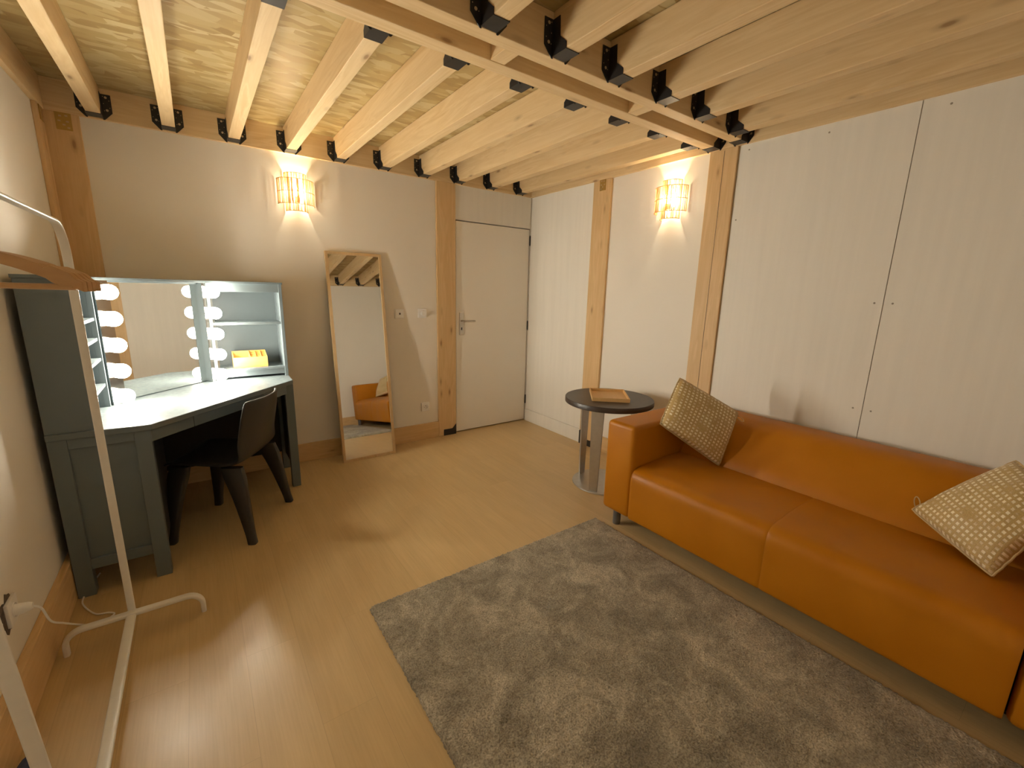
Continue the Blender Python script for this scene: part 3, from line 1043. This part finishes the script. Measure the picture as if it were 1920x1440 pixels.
for i in range(len(grid) - 1):
    for k in range(NX):
        bmc.faces.new((grid[i][k], grid[i][k + 1], grid[i + 1][k + 1], grid[i + 1][k]))
bmesh.ops.recalc_face_normals(bmc, faces=bmc.faces)
me = bpy.data.meshes.new('seat_shell')
bmc.to_mesh(me)
bmc.free()
me.materials.append(M['chair'])
for p in me.polygons:
    p.use_smooth = True
shell = bpy.data.objects.new('seat_shell', me)
COL.objects.link(shell)
shell.parent = CH
so = shell.modifiers.new('solid', 'SOLIDIFY')
so.thickness = 0.014
so.offset = 0
su = shell.modifiers.new('sub', 'SUBSURF')
su.levels = su.render_levels = 2
for sx, fx, fy, tx, ty_, tw, td in ((-1, 0.250, -0.222, 0.200, -0.130, 0.029, 0.070), (1, 0.250, -0.222, 0.200, -0.130, 0.029, 0.070),
                                    (-1, 0.228, 0.212, 0.180, 0.150, 0.030, 0.065), (1, 0.228, 0.212, 0.180, 0.150, 0.030, 0.065)):
    secs = []
    for q in range(9):
        f = q / 8
        z = 0.422 * (1 - f)
        e = f ** 0.8
        x = tx + (fx - tx) * e
        y = ty_ + (fy - ty_) * e
        w = tw + (0.021 - tw) * f ** 0.5
        d = td + (0.022 - td) * min(1.0, f * 1.15) ** 0.55
        if q == 0:
            w, d = w * 0.7, d * 0.8
            z += 0.012
        ring = []
        for k in range(12):
            a = 2 * PI * k / 12
            ca, sa = math.cos(a), math.sin(a)
            ring.append((sx * x + w * math.copysign(abs(ca) ** 0.5, ca), y + d * math.copysign(abs(sa) ** 0.5, sa), z))
        secs.append(ring)
    B().quad_loft(secs).build('leg', 'chair', CH, smooth=50, world=False)

# ---------------------------------------------------------------- side table and tray
TX, TY, TZ = -0.500, -1.640, 0.670
tab = thing('side_table', 'round dark brown side table with flat steel legs beside the sofa', 'table', (TX, TY, 0))
B().lathe([(0, 0.632), (0.314, 0.632), (0.319, 0.636), (0.319, 0.666), (0.316, TZ), (0, TZ)], 64, Matrix.Translation((TX, TY, 0))).build('tabletop', 'tabletop', tab, smooth=True)
B().lathe([(0, 0), (0.232, 0), (0.234, 0.003), (0.232, 0.010), (0, 0.010)], 64, Matrix.Translation((TX, TY, 0))).build('base_plate', 'steel', tab, smooth=True)
for a in (-158, 98, -27):
    a = math.radians(a)
    dx, dy = math.cos(a), math.sin(a)
    # flat plate standing tangentially, tapering downwards
    mt = Matrix(((-dy, 0, dx, TX + dx * 0.205), (dx, 0, dy, TY + dy * 0.205), (0, 1, 0, 0), (0, 0, 0, 1)))
    B().prism([(-0.031, 0.010), (0.031, 0.010), (0.047, 0.632), (-0.047, 0.632)], -0.006, 0.006, mt, bev=0.001).build('leg', 'steel', tab)

tcx, tcy = -0.488, -1.625
td_ = math.atan2(-0.18, 0.20)
tray = thing('serving_tray', 'small square bamboo tray lying on the round side table', 'tray', (tcx, tcy, TZ + 0.0005), td_)
tw, tl = 0.262, 0.320
B().box((-tw / 2, -tl / 2, 0), (tw / 2, tl / 2, 0.006)).build('tray_base', 'bamboo', tray, world=False)
b = B()
for lo, hi in (((-tw / 2, -tl / 2, 0.006), (tw / 2, -tl / 2 + 0.008, 0.026)), ((-tw / 2, tl / 2 - 0.008, 0.006), (tw / 2, tl / 2, 0.026)),
               ((-tw / 2, -tl / 2 + 0.008, 0.006), (-tw / 2 + 0.008, tl / 2 - 0.008, 0.026)), ((tw / 2 - 0.008, -tl / 2 + 0.008, 0.006), (tw / 2, tl / 2 - 0.008, 0.026))):
    b.box(lo, hi)
b.build('tray_rim', 'bamboo', tray, world=False)

# ---------------------------------------------------------------- rug
RX0, RX1, RY0, RY1 = -2.405, -0.968, -3.945, -2.005
nx, ny = 190, 256
bmr = bmesh.new()
rg = random.Random(11)
rows = []
rcx, rcy = (RX0 + RX1) / 2, (RY0 + RY1) / 2
for j in range(ny + 1):
    row = []
    for i in range(nx + 1):
        u, v = i / nx, j / ny
        edge = min(u, 1 - u) * (RX1 - RX0), min(v, 1 - v) * (RY1 - RY0)
        e = min(edge)
        h = 0.022 * min(1.0, 0.35 + e / 0.012) if e > 0 else 0.006
        jx = jy = 0.0
        wv = noise.noise(Vector((u * 9, v * 12, 0))) * 0.002
        if 0 < i < nx and 0 < j < ny:
            h += rg.uniform(-0.0028, 0.0028) + wv
            jx, jy = rg.uniform(-0.002, 0.002), rg.uniform(-0.002, 0.002)
        else:
            jx, jy = rg.uniform(-0.003, 0.003), rg.uniform(-0.003, 0.003)
        row.append(bmr.verts.new((RX0 + u * (RX1 - RX0) - rcx + jx, RY0 + v * (RY1 - RY0) - rcy + jy, h)))
    rows.append(row)
for j in range(ny):
    for i in range(nx):
        bmr.faces.new((rows[j][i], rows[j][i + 1], rows[j + 1][i + 1], rows[j + 1][i]))
bd = [rows[0][i] for i in range(nx + 1)] + [rows[j][nx] for j in range(1, ny + 1)] + [rows[ny][i] for i in range(nx - 1, -1, -1)] + [rows[j][0] for j in range(ny - 1, 0, -1)]
low = [bmr.verts.new((v.co.x, v.co.y, 0.0005)) for v in bd]
n_ = len(bd)
for k in range(n_):
    bmr.faces.new((bd[(k + 1) % n_], bd[k], low[k], low[(k + 1) % n_]))
me = bpy.data.meshes.new('area_rug')
bmr.to_mesh(me)
bmr.free()
me.materials.append(M['rug'])
for p in me.polygons:
    p.use_smooth = True
rug = bpy.data.objects.new('area_rug', me)
COL.objects.link(rug)
rug.location = (rcx, rcy, 0)
tag(rug, 'mottled grey brown short pile rug on the floor in front of the sofa', 'rug')

# ---------------------------------------------------------------- sofa
sofa = thing('sofa', 'tan orange leather three-seat sofa with block arms against the right wall', 'sofa', (-0.5, -2.98, 0))


def soft_box(name, lo, hi, r, seg=4, puff=0.0, mat='leather', fn=None):
    b = B()
    b.box(lo, hi)
    bmesh.ops.bevel(b.bm, geom=list(b.bm.edges), offset=r, segments=seg, affect='EDGES', profile=0.5)
    c = [(lo[i] + hi[i]) / 2 for i in range(3)]
    if fn:
        for v in b.bm.verts:
            v.co = fn(v.co.copy())
    return b.build(name, mat, sofa, smooth=50)


SF = -0.925            # front plane
soft_box('armrest', (SF, -2.222, 0.092), (-0.070, -2.012, 0.668), 0.028)
soft_box('armrest', (SF, -3.955, 0.092), (-0.070, -3.748, 0.668), 0.028)


def strip_loft(name, y0, y1, prof, ends=0.02, n=28, amt=0.030):
    """Loft a closed (x, z) profile along y with softly rounded ends."""
    secs = []
    cx = sum(p[0] for p in prof) / len(prof)
    cz = sum(p[1] for p in prof) / len(prof)
    for i in range(n + 1):
        f = i / n
        y = y0 + (y1 - y0) * f
        d = min(f, 1 - f) * abs(y1 - y0)
        s = 1 - amt * max(0.0, 1 - d / ends) ** 2
        secs.append([(cx + (x - cx) * s, y, cz + (z - cz) * s) for x, z in prof])
    return B().quad_loft(secs).build(name, 'leather', sofa, smooth=50)


def round_prof(pts, r, n=5):
    out = []
    m = len(pts)
    for i in range(m):
        p = Vector((pts[i][0], pts[i][1]))
        a = Vector((pts[i - 1][0], pts[i - 1][1])) - p
        c = Vector((pts[(i + 1) % m][0], pts[(i + 1) % m][1])) - p
        ri = r[i]
        p0 = p + a.normalized() * ri
        p2 = p + c.normalized() * ri
        for k in range(n + 1):
            u = k / n
            q = p0 * (1 - u) ** 2 + p * 2 * u * (1 - u) + p2 * u * u
            out.append((q.x, q.y))
    return out


seat_prof = round_prof([(SF - 0.008, 0.098), (SF - 0.012, 0.412), (-0.60, 0.436), (-0.36, 0.420), (-0.36, 0.098)], [0.02, 0.075, 0.12, 0.03, 0.02])
strip_loft('seat', -2.226, -2.984, seat_prof, ends=0.010, n=80, amt=0.010)
strip_loft('seat', -2.9845, -3.744, seat_prof, ends=0.010, n=80, amt=0.010)
back_prof = round_prof([(-0.455, 0.30), (-0.455, 0.44), (-0.275, 0.692), (-0.065, 0.690), (-0.045, 0.10), (-0.34, 0.10)], [0.02, 0.06, 0.075, 0.05, 0.02, 0.02])
strip_loft('backrest', -2.200, -3.770, back_prof, ends=0.03)
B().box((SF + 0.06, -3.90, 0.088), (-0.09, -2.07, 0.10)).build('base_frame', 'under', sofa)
for x in (-0.880, -0.13):
    for y in (-2.105, -3.862):
        B().lathe([(0, 0), (0.022, 0), (0.024, 0.004), (0.024, 0.092), (0, 0.092)], 20, Matrix.Translation((x, y, 0))).build('leg', 'sofa_leg', sofa, smooth=True)


# ---------------------------------------------------------------- cushions
def cushion(label, Lc, Bc, Rc, Tc, puff, loop_at, loop_dir):
    Lc, Bc, Rc, Tc = map(Vector, (Lc, Bc, Rc, Tc))
    c = (Lc + Bc + Rc + Tc) / 4
    n = (Lc - Bc).cross(Rc - Bc).normalized()
    camp = Vector((-2.9, -3.74, 1.42))
    if n.dot(camp - c) < 0:
        n = -n
    t = thing('throw_cushion', label, 'cushion', c, 0, 'gold cushions on the sofa')
    K = 28
    bm_ = bmesh.new()
    uvl = bm_.loops.layers.uv.new('UVMap')

    def pt(u, v, side):
        # edges bow inwards a little between the pointed corners
        bu = -0.003 * (1 - abs(2 * v - 1) ** 2.0) + 0.004 * abs(2 * v - 1) ** 20
        bv = -0.003 * (1 - abs(2 * u - 1) ** 2.0) + 0.004 * abs(2 * u - 1) ** 20
        uu = bu + (1 - 2 * bu) * u
        vv = bv + (1 - 2 * bv) * v
        p = Bc * (1 - uu) * (1 - vv) + Rc * uu * (1 - vv) + Lc * (1 - uu) * vv + Tc * uu * vv
        f = (max(0.0, 4 * u * (1 - u)) * max(0.0, 4 * v * (1 - v))) ** 0.42
        w = noise.noise(Vector((u * 4.2 + c.y * 7, v * 4.2, side * 3.1))) * 0.016 * f
        return p + n * side * (puff * f + w)
    for side in (1, -1):
        g = [[bm_.verts.new(pt(i / K, j / K, side)) for i in range(K + 1)] for j in range(K + 1)]
        for j in range(K):
            for i in range(K):
                vs = (g[j][i], g[j][i + 1], g[j + 1][i + 1], g[j + 1][i])
                f = bm_.faces.new(vs if side > 0 else tuple(reversed(vs)))
                f.smooth = True
                f.material_index = 0 if side > 0 else 1
                for lp in f.loops:
                    for jj in (j, j + 1):
                        for ii in (i, i + 1):
                            if g[jj][ii] is lp.vert:
                                lp[uvl].uv = (ii / K, jj / K)
    bmesh.ops.remove_doubles(bm_, verts=bm_.verts, dist=0.0008)
    bmesh.ops.recalc_face_normals(bm_, faces=bm_.faces)
    bmesh.ops.translate(bm_, vec=-c, verts=bm_.verts)
    me_ = bpy.data.meshes.new('cover')
    bm_.to_mesh(me_)
    bm_.free()
    me_.materials.append(M['cushion'])
    me_.materials.append(M['cushion_back'])
    o = bpy.data.objects.new('cover', me_)
    COL.objects.link(o)
    o.parent = t
    # corded edge
    ed = []
    for k in range(4 * 16):
        s, q = divmod(k, 16)
        f = q / 16
        u, v = [(f, 0), (1, f), (1 - f, 1), (0, 1 - f)][s]
        ed.append(pt(u, v, 0) + n * (0.0015 if k % 2 else -0.0015))
    ed.append(ed[0])
    B().tube(ed, 0.0042, seg=8).build('corded_edge', 'thread', t, smooth=True)
    lp_ = Vector(loop_at)
    ld = Vector(loop_dir).normalized()
    sd = ld.cross(n).normalized()
    loop = [lp_ + ld * (0.032 * (1 - math.cos(2 * PI * q / 20)) / 2 * 1.6) + sd * 0.011 * math.sin(2 * PI * q / 20) for q in range(21)]
    B().tube(loop, 0.0022, seg=8).build('cord_loop', 'thread', t, smooth=True)
    return t


cushion('gold woven cushion with pale squares leaning in the sofa corner beside the side table', (-0.735, -2.250, 0.668), (-0.470, -2.495, 0.432), (-0.315, -2.490, 0.735), (-0.555, -2.232, 0.925), 0.072, (-0.325, -2.492, 0.715), (-0.25, -1.0, -0.45))
cushion('gold woven cushion at the far right end of the sofa, cut by the picture edge', (-0.420, -3.345, 0.515), (-0.640, -3.630, 0.440), (-0.500, -3.742, 0.720), (-0.290, -3.590, 0.800), 0.068, (-0.415, -3.362, 0.525), (0.15, 0.25, 1.0))

# ---------------------------------------------------------------- clothes rack and hangers
rack = thing('clothes_rack', 'white metal clothes rack standing beside the left wall', 'clothes rack', (-3.243, -2.10, 0))
RXc, RYf, RYn, RZ = -3.243, -1.575, -2.790, 1.605
RYb = -2.600
path = [(RXc, RYf, 0.075)]
rb = 0.115
path += [(RXc, RYf - rb + rb * math.cos(a), RZ - rb + rb * math.sin(a)) for a in [PI / 2 * q / 8 for q in range(9)]]
path += [(RXc, RYn + rb - rb * math.sin(a), RZ - rb + rb * math.cos(a)) for a in [PI / 2 * q / 8 for q in range(9)]]
path += [(RXc, RYb, 0.075)]
B().tube(path, 0.0128, 0.0042, seg=24, side=(1, 0, 0), sq=0.55).build('hanging_frame', 'rack', rack, smooth=50)
B().tube([(RXc, RYf + 0.002, 0.088), (RXc, RYb - 0.002, 0.088)], 0.0160, 0.0080, seg=24, side=(1, 0, 0), sq=0.45).build('base_bar', 'rack', rack, smooth=50)
for y in (RYf - 0.022, RYb + 0.022):
    x0, x1, hz, rr_ = -3.442, -3.008, 0.092, 0.055
    fp = [(x0, y, 0.0)] + [(x0 + rr_ - rr_ * math.cos(a), y, hz - rr_ + rr_ * math.sin(a)) for a in [PI / 2 * q / 7 for q in range(8)]]
    fp += [(x1 - rr_ + rr_ * math.sin(a), y, hz - rr_ + rr_ * math.cos(a)) for a in [PI / 2 * q / 7 for q in range(8)]] + [(x1, y, 0.0)]
    B().tube(fp, 0.0150, 0.0095, seg=24, side=(0, 1, 0), sq=0.6).build('foot', 'rack', rack, smooth=50)


def make_hanger(label, y, rz):
    t = thing('clothes_hanger', label, 'hanger', (RXc, y, 1.605), rz, 'wooden hangers on the clothes rack')
    ctr = []
    NN = 16
    for q in range(NN + 1):
        u = q / NN
        ctr.append((u * 0.212, -0.141 - 0.060 * u ** 1.35))
    up_, lo_ = [], []
    for q, (x, z) in enumerate(ctr):
        u = q / NN
        w = 0.0125 + 0.001 * math.sin(PI * u)
        if u > 0.66:
            w += 0.005
        if u > 0.93:
            w *= 0.62
        notch = 0.005 if 0.60 < u < 0.66 else 0.0
        up_.append((x, z + w - notch))
        lo_.append((x, z - w * 0.9))
    right = up_ + list(reversed(lo_))
    pts = [(-x, z) for x, z in reversed(up_)][:-1] + up_ + list(reversed(lo_)) + [(-x, z) for x, z in lo_][1:]
    mt = Matrix(((1, 0, 0, 0), (0, 0, -1, 0), (0, 1, 0, 0), (0, 0, 0, 1)))
    B().prism(pts, -0.0048, 0.0048, mt, bev=0.0015).build('hanger_body', 'hanger_wood', t, world=False)
    B().tube([(-0.190, 0, -0.202), (0.190, 0, -0.202)], 0.006).build('trouser_bar', 'hanger_wood', t, world=False, smooth=True)
    hk = [(0, 0, -0.130), (0, 0, -0.048)]
    for q in range(13):
        a = -PI / 2 + 1.35 * PI * q / 12
        hk.append((0.024 * math.cos(a), 0, -0.012 + 0.030 * math.sin(a) + 0.0))
    B().tube(hk, 0.0018, seg=8).build('hook', 'nickel', t, world=False, smooth=True)
    return t


hangers = [(-2.352, -40, 'brown wooden clothes hanger closest to the viewer on the clothes rack'),
           (-2.326, -38.5, 'second brown wooden clothes hanger from the viewer on the clothes rack'),
           (-2.300, -37, 'third brown wooden clothes hanger from the viewer on the clothes rack'),
           (-2.274, -35.5, 'brown wooden clothes hanger farthest from the viewer, at the back of the row')]
h0 = None
for y, a, lab in hangers:
    if h0 is None:
        h0 = make_hanger(lab, y, math.radians(a))
    else:
        copy_thing(h0, (RXc, y, 1.605), lab, math.radians(a))

# ---------------------------------------------------------------- navy cloth bag at the left edge
bag = B()
secs = []
for q in range(11):
    f = q / 10
    w = 0.030 * math.sin(PI * (0.12 + 0.80 * f)) ** 0.6
    h = 0.085 * math.sin(PI * (0.10 + 0.82 * f)) ** 0.7
    y = -2.075 - 0.33 * f
    ring = []
    for k in range(14):
        a = 2 * PI * k / 14
        jit = 1 + 0.10 * noise.noise(Vector((k * 0.9, q * 0.7, 2.0)))
        ring.append((-3.432 + w * math.cos(a) * jit, y, max(0.001, h * 0.5 + h * 0.5 * math.sin(a) * jit)))
    secs.append(ring)
bag.quad_loft(secs)
o = bag.build('cloth_bag', 'navy', None, (-3.432, -2.24, 0), smooth=60)
tag(o, 'dark navy cloth bag lying on the floor against the left skirting board', 'bag')
